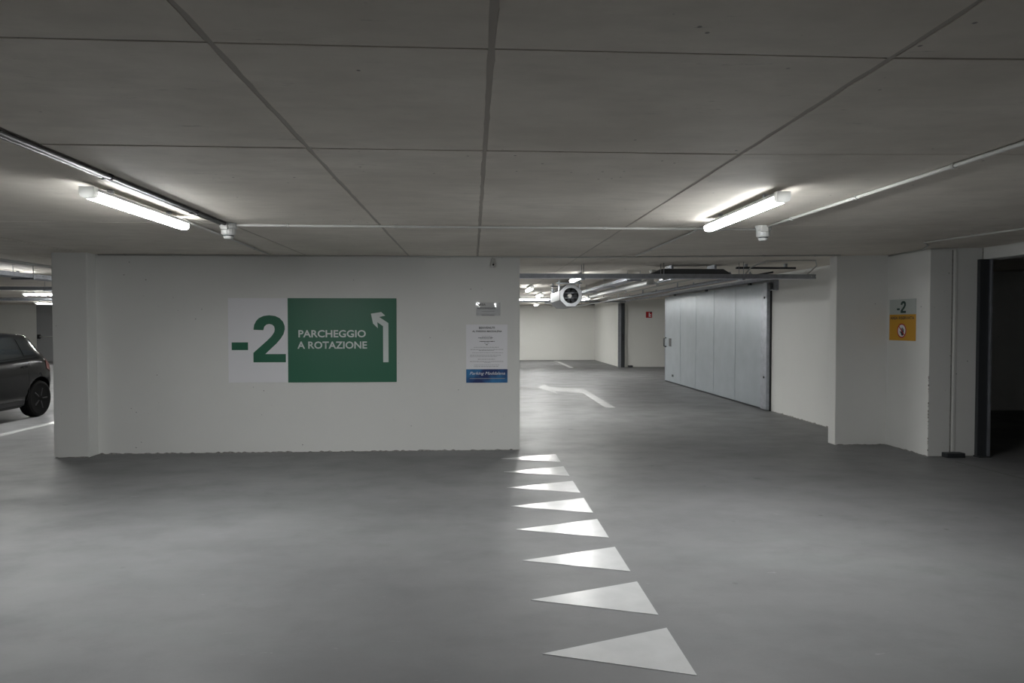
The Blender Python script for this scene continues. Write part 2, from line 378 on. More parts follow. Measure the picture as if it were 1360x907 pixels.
lamp(18.6, -11.75, -10.4, 'lit lamp above the dark hatchback seen at the left edge', M_DIFFF, along='x')
for x, y, lb in ((-7.3, 10.4, 'above the dark hatchback'), (-7.3, 15.0, 'added out of sight beyond the dark hatchback'), (-2.2, 12.5, 'added out of sight just behind the green sign wall'),  # lamps added to light the hall, except above the hatchback and over the lane
              (-2.2, 20.0, 'added out of sight in the middle of the hall behind the green sign wall'), (-7.3, 22.0, 'added out of sight deep in the hall behind the column'), (2.6, 27.2, 'added near the back wall by the bay line'),
              (-16, 20, 'added left of the dark hatchback, nearer one'), (-16, 26, 'added near the exit door in the far left corner'), (-2.2, 26.5, 'added out of sight near the back wall behind the green sign wall'),
              (-2.3, -4.2, 'added unseen behind the viewer, in line with the left row'), (-0.9, 23.5, 'added near the back wall past the partition end'), (3.6, 21.0, 'over the lane before the side bay')):  # the one behind the viewer is unseen, added to light the near ceiling
    lamp(x, y, y+1.3, 'lit linear lamp '+lb, M_DIFFF if y > 8 else M_DIFF)

# ------------------------------------------------------------------ conduits and sensors
def conduit(label, pts, r=.011, mat=None, clip=1.0, drop=0.0):
    P = [Vector(p) for p in pts]
    root = thing('conduit', tuple(P[0]), label, 'conduit')
    tube('pipe', P, r, mat or M_PVC, root)
    for a, b_ in zip(P, P[1:]):
        L = (b_-a).length; n = int(L/clip)
        for k in range(n):
            p = a.lerp(b_, (k+.5)/n); d = (b_-a).normalized()
            bm = bmesh.new(); bm_tube(bm, [p-d*.009, p+d*.009], r*1.45, 8)
            bm_box(bm, p.x-.006, p.x+.006, p.y-.006, p.y+.006, p.z+r*.8, cz(p.x)-.001)
            finish('clip', bm, mat or M_PVC, root)
    return root
zc = 2.46-.016
conduit('left conduit running over the ceiling beside the left lamp', [(-2.075, -1.5, zc), (-2.075, 5.92, zc)], .014, M_PVCD, clip=1.1)
conduit('thinner twin conduit beside the left lamp conduit', [(-2.115, -1.5, zc), (-2.115, 5.90, zc)], .011, M_PVCD, clip=1.1)
conduit('cross conduit joining the two ceiling sensors', [(-2.03, 5.95, zc), (2.52, 5.95, zc)], .011, clip=.85)
conduit('right conduit running over the ceiling towards the camera', [(2.585, 5.90, cz(2.59)-.016), (2.66, -1.5, cz(2.66)-.016)], .012, clip=.9)
conduit('conduit from the right lamp back towards the wall line', [(2.02, 5.6, cz(2.0)-.015), (2.03, 8.4, cz(2.0)-.015)], .010, clip=1.2)
conduit('conduit from the left lamp back to the partition wall', [(-2.33, 5.68, zc), (-2.45, 8.44, zc)], .010, clip=1.2)
conduit('long thin conduit along the top of the partition wall', [(-4.55, 8.60, 2.449), (1.35, 8.60, 2.449), (4.75, 8.60, cz(4.7)-.013)], .009, clip=.62)
conduit('thin conduit along the ceiling before the dark opening', [(4.93, 7.2, cz(4.95)-.013), (5.16, 6.1, cz(5.1)-.013), (5.45, 4.2, cz(5.4)-.013)], .011, clip=.7)
conduit('slack conduit curving into the right-hand wall corner', [(5.47, 8.72, cz(5.4)-.013), (5.44, 8.0, cz(5.4)-.013), (5.2, 7.55, cz(5.2)-.013), (4.95, 7.25, cz(4.9)-.013)], .009, clip=3)

def lathe(name, cx, cy, prof, mat, parent, seg=16):
    bm = bmesh.new(); rings = [[bm.verts.new((cx+r*math.cos(2*math.pi*k/seg), cy+r*math.sin(2*math.pi*k/seg), z)) for k in range(seg)] for r, z in prof]
    for a, b_ in zip(rings, rings[1:]):
        for k in range(seg): bm.faces.new([a[k], a[(k+1)%seg], b_[(k+1)%seg], b_[k]])
    bm.faces.new(rings[0]); bm.faces.new(rings[-1][::-1])
    return finish(name, bm, mat, parent)
def sensor(x, y, label, s=1.0):
    c = cz(x); root = thing('ceiling_sensor', (x, y, c-.1*s), label, 'sensor', 'ceiling sensors')
    lathe('base', x, y, [(.052*s, c-.002), (.052*s, c-.03*s), (.045*s, c-.038*s)], M_LPL, root)
    box('conduit_box', x-.03*s, x+.012*s, y-.058*s, y-.03*s, c-.045*s, c-.004, M_PVC, root, .004)
    lathe('head', x, y, [(.043*s, c-.036*s), (.044*s, c-.068*s), (.036*s, c-.076*s)], M_LPL, root)
    h = lathe('cage', x, y, [(.033*s, c-.083*s), (.026*s, c-.097*s), (.010*s, c-.101*s)], M_LPL, root)
    lathe('slot_ring', x, y, [(.030*s, c-.074*s), (.030*s, c-.085*s)], M_DARKST, root)
sensor(-2.07, 5.95, 'pale smoke detector at the far end of the left lamp conduit', 1.35)
sensor(2.575, 5.95, 'pale smoke detector beside the right lamp', 1.35)
sensor(1.92, 16.4, 'small pale detector on the far ceiling left of the jet fan')
sensor(2.9, 10.9, 'small pale detector behind the cable tray')

# small camera over the poster
rt = thing('security_camera', (.258, 8.6, 2.33), 'small round camera with conduit on the wall above the poster', 'camera')
tube('conduit_drop', [(.25, 8.61, 2.45), (.25, 8.63, 2.42), (.262, 8.645, 2.385)], .008, M_PVC, rt)
box('junction_box', .232, .284, 8.62, 8.66, 2.385, 2.43, M_PVC, rt, .004)
tube('body', [(.258, 8.66, 2.355), (.258, 8.615, 2.352), (.258, 8.60, 2.350)], [.034, .034, .024], M_PVC, rt, 14)
tube('lens', [(.258, 8.602, 2.352), (.258, 8.594, 2.352)], .013, M_BLACK, rt, 12)

# ------------------------------------------------------------------ signs
def wall_fn(y, x0, z0):                                    # u right, v up, d out of the wall towards the viewer
    return lambda u, v, d: Vector((x0+u, y-d, z0+v))
# big parking sign
S = wall_fn(8.66, -3.028, .879); W, H = 2.07, 1.048
def zp(x, y): return ((x/5.44+290-303)*W/224, H-(y/5.44+380-396)*H/111)
sg = thing('parking_sign', (-1.993, 8.66, .879), 'large white and green wall sign reading -2 PARCHEGGIO A ROTAZIONE', 'sign')
def plate(name, u0, u1, v0, v1, d0, d1, mat, parent, fn):
    bm = bmesh.new(); bm_prism(bm, [(u0, v0), (u1, v0), (u1, v1), (u0, v1)], fn, d0, d1); return finish(name, bm, mat, parent)
plate('white_panel', 0, .727, 0, H, 0, .006, M_SWHITE, sg, S); plate('green_panel', .727, W, -.002, H+.002, 0, .007, M_SGREEN, sg, S)
def poly_part(name, pts, mat, parent, fn, d0=.006, d1=.0085):
    bm = bmesh.new(); bm_prism(bm, pts, fn, d0, d1); return finish(name, bm, mat, parent)
poly_part('minus_sign', [zp(*p) for p in ((95,403),(212,403),(212,458),(95,458))], M_SGREEN, sg, S)
TWO = [(252,313),(257,278),(272,249),(292,229),(325,214),(365,209),(408,214),(440,229),(464,254),(476,285),(477,310),(468,343),(448,375),(418,410),(335,487),(483,487),(483,546),(250,546),(250,478),(350,390),(383,357),(401,330),(405,308),(400,288),(386,276),(365,271),(345,276),(330,290),(322,316)]
poly_part('numeral', [zp(*p) for p in TWO], M_SGREEN, sg, S)
poly_part('arrow', [zp(*p) for p in ((1191,548),(1230,548),(1230,265),(1163,221),(1207,211),(1178,185),(1103,197),(1118,268),(1153,302),(1149,258),(1191,287))], M_SPALE, sg, S, .007, .0095)
for s, a, b_ in (('PARCHEGGIO', (575, 368), (1065, 315)), ('A ROTAZIONE', (567, 450), (1073, 397))):
    (u0, v0), (u1, v1) = zp(*a), zp(*b_)
    text_part('lettering', s, S, u0, u1, v0, v1, M_SPALE, sg, bold=.022, depth=.0085)
# poster
Pn = wall_fn(8.66, -.085, .862); PW, PH = .524, .738
po = thing('poster', (.177, 8.66, .862), 'white printed notice with a blue band at its foot', 'poster')
plate('paper', 0, PW, .172, PH, 0, .004, M_POSTER, po, Pn); plate('blue_band', 0, PW, 0, .172, 0, .0045, M_BLUE, po, Pn)
def pp(x, y): return ((x/6.978+600-619)*PW/55, PH-(y/6.978+390-431)*PH/77)
for s, x0, x1, y0, y1, bd in (('BENVENUTI', 252, 398, 306, 326, .02), ('AL PARKING MADDALENA', 190, 464, 340, 357, .025)):
    (u0, v0), (u1, v1) = pp(x0, y1), pp(x1, y0); text_part('lettering', s, Pn, u0, u1, v0, v1, M_INK, po, bd, depth=.005)
(u0, v0), (u1, v1) = pp(165, 758), pp(495, 722); text_part('script_lettering', 'Parking Maddalena', Pn, u0, u1, v0, v1, M_POSTER, po, .0, .35, depth=.0055)
(u0, v0), (u1, v1) = pp(165, 787), pp(492, 781)
plate('print_line', u0, u1, v0, v1, .004, .005, M_GREYINK, po, Pn)
for x0, x1, y, h, mt in ((278,372,395,4,1),(245,385,409,6,0),(262,372,418,3,1),(258,396,442,7,0),(300,352,457,4,1),(314,340,472,6,0),(205,440,496,4,1),(172,480,516,4,1),(250,388,526,4,1),(190,475,547,3,1),(168,455,570,4,1),(168,420,583,3,1),(240,400,606,4,1),(168,478,627,4,1),(300,360,638,3,1),(205,440,660,3,1),(205,430,674,4,1)):
    (u0, v0), (u1, v1) = pp(x0, y+h/2), pp(x1, y-h/2)
    # rows of tiny word blocks
    bm = bmesh.new(); u = u0
    while u < u1-.004:
        L = min(random.uniform(.010, .034), u1-u); bm_prism(bm, [(u, v0), (u+L, v0), (u+L, v1), (u, v1)], Pn, .004, .0046); u += L+.006
    finish('print_line', bm, M_GREYINK if mt else M_INK, po)
# clear plastic plate
An = wall_fn(8.66, .045, 1.715); AW, AH = .302, .163
ac = thing('acrylic_sign', (.196, 8.66, 1.715), 'small shiny clear plastic plate with dark lettering above the poster', 'sign')
plate('backing', 0, AW, 0, AH, 0, .002, M_POSTER if False else plain('acrylic_back', (.62, .63, .64), .4), ac, An)
def ap(x, y): return ((x/27.2+625-633)*AW/31, AH-(y/27.2+395-402)*AH/17)
for s, x0, x1, y0, y1 in (('AREA', 245, 545, 222, 300), ('VIDEOSORVEGLIATA', 245, 900, 362, 425)):
    (u0, v0), (u1, v1) = ap(x0, y1), ap(x1, y0); text_part('lettering', s, An, u0, u1, v0, v1, M_INK, ac, .02, depth=.003)
(u0, v0), (u1, v1) = ap(865, 270), ap(905, 215); plate('pictogram', u0, u1, v0, v1, .002, .003, M_BLACK, ac, An)
for y in (505, 630, 650):
    (u0, v0), (u1, v1) = ap(400, y+8), ap(860, y-6); plate('print_line', u0, u1, v0, v1, .002, .0027, M_GREYINK, ac, An)
bm = bmesh.new(); G = []; nu, nv = 20, 6                    # bulging clear pocket
for i in range(nu+1):
    t = i/nu*2-1; row = []
    for jj in range(nv+1):
        q = jj/nv*2-1; row.append(bm.verts.new(An(AW/2+t*(AW/2+.006), AH/2+q*(AH/2+.006), .005+.026*(1-t*t)+.004*(1-q*q))))
    G.append(row)
for i in range(nu):
    for jj in range(nv): bm.faces.new([G[i][jj], G[i+1][jj], G[i+1][jj+1], G[i][jj+1]])
finish('clear_cover', bm, M_CLEAR, ac, smooth=True)
for u, v in ((.012, .012), (AW-.012, .012), (.012, AH-.012), (AW-.012, AH-.012)):
    p = An(u, v, 0); tube('stud', [p, p+Vector((0, -.013, 0))], .006, M_LPL, ac, 8)
# orange sign on the right-hand block (faces -X)
On = lambda u, v, d: Vector((5.50-d, 8.725-u, 1.395+v)); OW, OH = .535, .53
og = thing('restricted_area_sign', (5.5, 8.457, 1.395), 'white and orange sign with -2 and a red no-entry hand symbol', 'sign')
plate('orange_panel', 0, OW, 0, .335, 0, .005, M_ORANGE, og, On); plate('white_panel', 0, OW, .335, OH, 0, .005, plain('sign_pale_green_white', (.46, .50, .48), .5), og, On)
def op(x, y): return ((x-218)/352*OW, OH-(y-178)/560*OH)
M_DGREEN = plain('sign_dark_green', (.012, .05, .038), .5)
poly_part('minus_sign', [op(*p) for p in ((322,300),(358,300),(358,325),(322,325))], M_DGREEN, og, On, .005, .0065)
two = [(372+(x-250)*70/233, 205+(y-210)*160/336) for x, y in TWO]
poly_part('numeral', [op(*p) for p in two], M_DGREEN, og, On, .005, .0065)
(u0, v0), (u1, v1) = op(232, 452), op(552, 412); text_part('lettering', 'AREA RISERVATA', On, u0, u1, v0, v1, M_INK, og, .02, depth=.006)
c0 = op(390, 605); RX = .093
def disc(name, r0, r1, d0, d1, mat):
    n = 28; bm = bmesh.new()
    if r0 == 0:
        bm_prism(bm, [(c0[0]+r1*math.cos(2*math.pi*k/n), c0[1]+r1*math.sin(2*math.pi*k/n)) for k in range(n)], On, d0, d1)
    else:
        for k in range(n):
            a, b_ = 2*math.pi*k/n, 2*math.pi*(k+1)/n
            bm_prism(bm, [(c0[0]+r0*math.cos(a), c0[1]+r0*math.sin(a)), (c0[0]+r1*math.cos(a), c0[1]+r1*math.sin(a)), (c0[0]+r1*math.cos(b_), c0[1]+r1*math.sin(b_)), (c0[0]+r0*math.cos(b_), c0[1]+r0*math.sin(b_))], On, d0, d1)
    return finish(name, bm, mat, og)
disc('symbol_disc', 0, RX, .005, .006, M_SWHITE); disc('red_ring', RX*.84, RX, .006, .0075, M_RED)
def quad(p, q, wd): 
    p, q = Vector(p), Vector(q); n = Vector((-(q-p).y, (q-p).x)).normalized()*wd/2; return [tuple(p-n), tuple(q-n), tuple(q+n), tuple(p+n)]
bm = bmesh.new(); hx, hy = c0[0]+.012, c0[1]-.02
bm_prism(bm, [(hx-.026, hy-.018), (hx-.012, hy-.042), (hx+.016, hy-.042), (hx+.028, hy-.015), (hx+.028, hy+.018), (hx-.024, hy+.018)], On, .006, .0068)
for k, (dx, L) in enumerate(((-.019, .035), (-.005, .045), (.009, .042), (.023, .030))):
    bm_prism(bm, quad((hx+dx, hy+.01), (hx+dx*1.15, hy+.015+L), .011), On, .006, .0068)
bm_prism(bm, quad((hx-.018, hy-.015), (hx-.045, hy+.012), .012), On, .006, .0068)
finish('hand_symbol', bm, M_BLACK, og)
poly_part('red_slash', quad((c0[0]-RX*.64, c0[1]+RX*.64), (c0[0]+RX*.64, c0[1]-RX*.64), .013), M_RED, og, On, .0068, .0078)
# red sign in the side bay
Rn = wall_fn(25.42, 6.51, 1.855)
rs = thing('fire_sign', (6.625, 25.42, 1.8), 'small red fire-hose sign on the wall of the far side bay', 'sign')
plate('red_panel', 0, .235, 0, .23, 0, .006, M_RED, rs, Rn)
plate('symbol', .11, .15, .04, .19, .006, .008, M_SWHITE, rs, Rn); plate('symbol', .15, .20, .10, .13, .006, .008, M_SWHITE, rs, Rn); plate('symbol', .15, .20, .04, .065, .006, .008, M_SWHITE, rs, Rn)
plate('black_corner', .16, .235, .19, .23, .006, .008, M_BLACK, rs, Rn)

# ------------------------------------------------------------------ sliding fire door
sd = thing('sliding_fire_door', (5.44, 15.7, 0), 'large grey sheet-metal sliding fire door against the right wall', 'door')
ys = [12.55, 13.86, 15.12, 16.36, 17.6, 18.98]
for a, b_ in zip(ys, ys[1:]):
    box('panel', 5.425, 5.475, a+.003, b_-.003, .035, 2.37, M_DOOR, sd, .003)
for y in ys[1:-1]: box('standing_rib', 5.421, 5.426, y-.006, y+.006, .06, 2.35, M_DOOR, sd)
box('edge_channel', 5.405, 5.49, 12.30, 12.55, .02, 2.38, M_GALV, sd, .004)
box('edge_gasket', 5.468, 5.496, 12.285, 12.30, .0, 2.40, M_BLACK, sd)
for z in (.62, 2.10): tube('bolt', [(5.408, 12.40, z), (5.395, 12.40, z)], .022, M_BLACK, sd, 10)
box('bottom_rail', 5.42, 5.48, 12.55, 18.98, .012, .035, M_DARKST, sd)
box('far_edge', 5.418, 5.482, 18.98, 19.02, .02, 2.37, M_GALV, sd)
hp = box('pull_plate', 5.414, 5.426, 18.42, 18.62, 1.0, 1.22, M_PVCD, sd, .002)
tube('pull_handle', [(5.42, 18.9, .98), (5.36, 18.9, 1.0), (5.36, 18.9, 1.21), (5.42, 18.9, 1.23)], .02, M_DARKST, sd)
box('recessed_latch', 5.417, 5.426, 18.2, 18.34, .18, .24, M_DARKST, sd)
for y in (13.2, 15.7, 18.2): box('roller_hanger', 5.435, 5.465, y-.06, y+.06, 2.37, 2.413, M_DARKST, sd)
tag(box('door_rail', 5.39, 5.485, 12.1, 25.3, 2.415, 2.475, M_GALV, bevel=.003), 'long steel rail under the ceiling above the sliding door', 'rail')
dr = thing('door_counterweight', (5.44, 12.2, 2.3), 'small dark pulley box at the near top corner of the sliding door', 'pulley')
box('bracket', 5.42, 5.5, 12.02, 12.2, 2.22, 2.40, M_GALV, dr, .004)
tube('wheel', [(5.41, 12.12, 2.30), (5.375, 12.12, 2.30)], .07, M_DARKST, dr, 16)
dj = thing('door_post', (5.53, 25.25, 0), 'dark steel closing post of the sliding door at the far wall corner', 'post')
box('channel_side', 5.42, 5.53, 25.24, 25.30, 0, 2.40, M_GALV, dj); box('channel_back', 5.53, 5.66, 25.22, 25.30, 0, 2.40, M_DARKST, dj)
box('lock_strike', 5.56, 5.62, 25.2, 25.22, 1.0, 1.25, M_BLACK, dj)
tag(box('floor_stop', 5.82, 5.98, 25.22, 25.38, 0, .07, M_DARKST, bevel=.01), 'small dark door stop on the floor of the side bay', 'door stop')
# dark opening post at the right
op_ = thing('opening_post', (6.17, 7.86, 0), 'dark steel post at the left side of the dark opening', 'post')
box('channel', 6.085, 6.20, 7.885, 7.935, 0, 2.385, M_DARKST, op_, .003); box('edge_strip', 6.205, 6.228, 7.86, 7.935, 0, 2.385, M_GALV, op_, .002)
box('floor_foot', 6.075, 6.235, 7.84, 7.94, 0, .012, M_DARKST, op_)
bm = bmesh.new()
pts = [(5.626, 7.63), (5.64, 7.45), (5.672, 7.1), (5.703, 6.72), (5.75, 6.1), (5.82, 5.2)]
for (x, y), (x2, y2) in zip(pts, pts[1:]):
    bm_prism(bm, [(x-.006, y), (x+.006, y), (x2+.006, y2), (x2-.006, y2)], lambda u, v, d: (u, v, d), 0, .002)
finish('floor_joint_filler', bm, M_PVCD, bpy.data.objects['floor'])

# ------------------------------------------------------------------ jet fan
def fan():
    cx, y0, z0 = 1.875, 13.0, 2.155
    root = thing('jet_fan', (cx, y0+.8, 1.95), 'grey octagonal jet fan with black round intake hanging under the far ceiling', 'fan')
    def octr(r, y, n=8, ph=math.pi/8): return [(cx+r*math.cos(2*math.pi*k/n+ph), y, z0+r*math.sin(2*math.pi*k/n+ph)) for k in range(n)]
    def loft(name, rings, mat, cap0, cap1):
        bm = bmesh.new(); vr = [[bm.verts.new(p) for p in r] for r in rings]; n = len(vr[0])
        for a, b_ in zip(vr, vr[1:]):
            for k in range(n): bm.faces.new([a[k], a[(k+1)%n], b_[(k+1)%n], b_[k]])
        if cap0: bm.faces.new(vr[0])
        if cap1: bm.faces.new(vr[-1][::-1])
        return finish(name, bm, mat, root)
    ri = .150
    loft('casing', [octr(ri, y0+.5, 16, math.pi/16), octr(ri, y0, 16, math.pi/16)][:0] or [octr(.225, y0+.0), octr(.235, y0+.05), octr(.235, y0+1.55), octr(.2, y0+1.6)], M_FAN, False, True)
    # front rim between octagon and the round intake
    bm = bmesh.new(); n = 16
    o = [bm.verts.new(p) for p in octr(.225, y0, 8)]; i_ = [bm.verts.new(p) for p in octr(ri, y0-.002, 16, math.pi/8)]
    for k in range(8):
        bm.faces.new([o[k], i_[2*k], i_[2*k+1]]); bm.faces.new([o[k], i_[2*k+1], i_[(2*k+2)%16], o[(k+1)%8]])
    finish('front_rim', bm, M_FAN, root)
    loft('intake_duct', [octr(ri, y0-.002, 16, math.pi/8), octr(ri, y0+.55, 16, math.pi/8)], M_BLACK, False, True)
    tube('hub', [(cx, y0+.12, z0), (cx, y0+.3, z0)], [.035, .05], M_PVC, root, 12)
    for k in range(7):
        a = 2*math.pi*k/7; bm = bmesh.new(); d = Vector((math.cos(a), 0, math.sin(a))); t = Vector((-math.sin(a), .6, math.cos(a)))
        c = Vector((cx, y0+.2, z0)); p = [c+d*.04-t*.02, c+d*.145-t*.035, c+d*.145+t*.035, c+d*.04+t*.02]
        vs1 = [bm.verts.new(q) for q in p]; vs2 = [bm.verts.new(q+Vector((0, .006, 0))) for q in p]
        bm.faces.new(vs1); bm.faces.new(vs2[::-1])
        for q in range(4): bm.faces.new([vs1[q], vs2[q], vs2[(q+1)%4], vs1[(q+1)%4]])
        finish('blade', bm, M_DARKST, root)
    for zz in (-.05, .05): tube('guard_bar', [(cx-.14, y0-.004, z0+zz), (cx+.14, y0-.004, z0+zz)], .004, M_GALV, root, 6)
    for y in (y0+.25, y0+1.3):
        for s in (-.2, .2): box('hanger', cx+s-.012, cx+s+.012, y-.02, y+.02, z0+.1, cz(cx)-.001, M_GALV, root)
        box('hanger_bar', cx-.25, cx+.25, y-.02, y+.02, z0+.235, z0+.262, M_GALV, root)
M_FAN = plain('fan_casing', (.20, .21, .22), .45, metal=.3)
fan()

# ------------------------------------------------------------------ cable trays, trunking, pipes
def tray(label, p0, p1, z, wd=.15, h=.065, rods=1.3, slots=True):
    p0, p1 = Vector((*p0, z)), Vector((*p1, z)); d = (p1-p0).normalized(); n = Vector((-d.y, d.x, 0)); L = (p1-p0).length
    root = thing('cable_tray', tuple((p0+p1)/2), label, 'cable tray')
    def seg(name, a0, a1, s0, s1, z0, z1, mat):
        bm = bmesh.new(); f = lambda u, v, q: p0+d*u+n*v+Vector((0, 0, q)); bm_prism(bm, [(a0, s0), (a1, s0), (a1, s1), (a0, s1)], f, z0, z1); return finish(name, bm, mat, root)
    seg('base', 0, L, -wd/2, wd/2, 0, .003, M_GALV)
    for s in (-1, 1):
        # side flange with punched slots: lower strip, upper strip and the webs between slots
        bm = bmesh.new(); f = lambda u, v, q: p0+d*u+n*(s*wd/2+q)+Vector((0, 0, v))
        def b4(u0, u1, v0, v1): bm_prism(bm, [(u0, v0), (u1, v0), (u1, v1), (u0, v1)], f, -.0015, .0015)
        b4(0, L, 0, h*.45); b4(0, L, h*.62, h)
        u = 0
        while u < L: b4(u, min(u+.045, L), h*.45, h*.62); u += .075
        finish('side_flange', bm, M_GALV, root)
    k = 0; u = .12
    while u < L:
        p = p0+d*u
        for s in (-1, 1):
            q = p+n*s*(wd/2+.015); tube('threaded_rod', [q+Vector((0,0,-.02)), Vector((q.x, q.y, cz(q.x)-.001))], .004, M_GALV, root, 6)
        seg('cross_bracket', u-.02, u+.02, -wd/2-.03, wd/2+.03, -.022, -.001, M_GALV)
        u += rods
    for i in range(5):
        s = (-.5+ (i+.5)/5)*wd*.85
        tube('cable', [p0+n*s+Vector((0,0,.018)), p0+d*L*.5+n*(s*.8)+Vector((0,0,.02)), p1+n*s+Vector((0,0,.018))], .011, M_BLACK, root, 6)
    return root
tray('perforated steel cable tray crossing above the lane behind the wall opening', (.3, 9.75), (4.93, 9.65), 2.258, rods=1.15)
tray('second cable tray running away beside the jet fan', (2.62, 10.9), (2.62, 24.0), 2.33, .18, .05, rods=2.0)
tray('cable tray under the ceiling above the dark hatchback', (-6.45, 8.9), (-6.45, 15.5), 2.27, .25, .06, rods=1.2)
tray('second cable tray farther along the hall above the dark hatchback', (-15.5, 13.2), (-6.6, 13.2), 2.24, .2, .06, rods=1.5)
tk = thing('cable_trunking', (2.93, 13.2, 2.27), 'pale closed trunking running away beside the jet fan', 'trunking')
box('trunk', 2.87, 2.98, 11.2, 16.6, 2.275, 2.355, M_LPL, tk, .004); box('trunk_lid', 2.865, 2.985, 11.2, 16.6, 2.262, 2.275, M_LPL, tk)
box('end_piece', 2.86, 2.99, 11.14, 11.2, 2.258, 2.36, M_LPL, tk, .006); tube('cable_tail', [(2.97, 11.16, 2.31), (3.03, 11.1, 2.29), (3.05, 11.1, 2.24)], .012, M_LPL, tk)
for y in (11.7, 13.2, 14.7, 16.2): tube('threaded_rod', [(2.925, y, 2.35), (2.925, y, cz(2.92)-.001)], .004, M_GALV, tk, 6)
bm = bmesh.new(); bm_prism(bm, [(2.62, 2.345), (3.86, 2.345), (3.72, 2.425), (2.80, 2.425)], lambda u, v, d: (u, d, v), 9.98, 10.3)
ad = thing('flat_dark_box', (3.2, 10.1, 2.345), 'flat dark box with slanted ends under the ceiling above the cable tray', 'duct')
finish('box_body', bm, plain('dull_dark_sheet', (.06, .062, .065), .5), ad)  # flat box with slanted ends in one even dark tone
for x in (2.95, 3.6): box('strap', x-.015, x+.015, 9.975, 10.305, 2.42, cz(x)-.001, M_GALV, ad)
sc = thing('shade_strip', (4.35, 9.95, 2.45), 'dark strip under the ceiling standing in for shade above the cable tray end', 'channel')
box('channel', 3.9, 4.8, 9.92, 9.97, 2.425, 2.455, M_DARKST, sc, .003)  # dark strip put where a band of shade crosses the ceiling
for x in (4.05, 4.65): box('fixing', x-.02, x+.02, 9.925, 9.965, 2.45, cz(x)-.001, M_GALV, sc)
for i, (x, z, r, mt) in enumerate(((3.5, 2.40, .02, M_GALV), (3.95, 2.42, .016, M_PVC), (4.4, 2.38, .03, M_GALV), (4.75, 2.43, .014, M_DARKST))):
    rt = thing('ceiling_pipe', (x, 10.6, z), ['thin steel', 'thin pale plastic', 'thick steel', 'thin dark'][i]+' pipe running away under the far ceiling left of the sliding door', 'pipe')
    tube('pipe', [(x, 10.6, z), (x, 30.4, z)], r, mt, rt, 8)
    for y in (11.5, 14.5, 17.5, 20.5, 24, 27.5): box('hanger_clip', x-.012, x+.012, y-.012, y+.012, z, cz(x)-.001, M_GALV, rt)
rt = thing('ceiling_pipe', (3.6, 20, 2.36), 'steel pipe crossing the far ceiling behind the jet fan', 'pipe')
tube('pipe', [(-4, 23.5, 2.40), (5.3, 23.5, 2.40)], .03, M_GALV, rt)
for x in (-3, 0, 1.3, 3.5): box('hanger_clip', x-.012, x+.012, 23.49, 23.51, 2.40, cz(x)-.001, M_GALV, rt)
rt = thing('ceiling_pipe', (-10, 19.3, 2.25), 'steel pipe crossing behind the lamp above the dark hatchback', 'pipe')
tube('pipe', [(-20, 19.3, 2.29), (-4, 19.3, 2.29)], .045, M_GALV, rt)
for x in (-18, -14, -11.6, -9, -6): box('hanger_clip', x-.012, x+.012, 19.28, 19.32, 2.29, 2.46, M_GALV, rt)
rt = thing('ceiling_pipe', (-8, 9.6, 2.4), 'pale thin pipe along the ceiling left of the column', 'pipe')
tube('pipe', [(-6.05, 8.3, 2.43), (-6.1, 16, 2.43)], .02, M_LPL, rt)
for y in (9, 11, 13, 15): box('hanger_clip', -6.09, -6.06, y-.012, y+.012, 2.43, 2.459, M_LPL, rt)
tag(tube('slack_cable', [(3.95, 9.72, 2.33), (3.98, 9.6, 2.42), (4.1, 9.35, 2.485), (4.5, 9.3, 2.49), (4.75, 9.25, 2.488), (4.9, 9.5, 2.44), (4.85, 9.68, 2.33)], .010, M_PVC), 'slack grey cable looping from the ceiling to the cable tray end', 'cable')

# panic-bar door in the back wall on the left
bd = thing('exit_door', (-18.2, YF-.03, 0), 'grey exit door with a horizontal push bar in the far left wall', 'door')
box('leaf', -18.76, -17.7, YF-.055, YF-.005, .01, 2.1, M_DOORG, bd, .004); box('transom', -18.76, -17.7, YF-.055, YF-.005, 2.1, 2.44, M_DOORG, bd)
tube('push_bar', [(-18.62, YF-.11, 1.08), (-17.85, YF-.11, 1.08)], .022, M_LPL, bd); box('bar_bracket', -18.70, -18.60, YF-.13, YF-.05, .99, 1.17, M_BLACK, bd); box('bar_bracket', -17.87, -17.80, YF-.13, YF-.05, 1.0, 1.16, M_BLACK, bd)

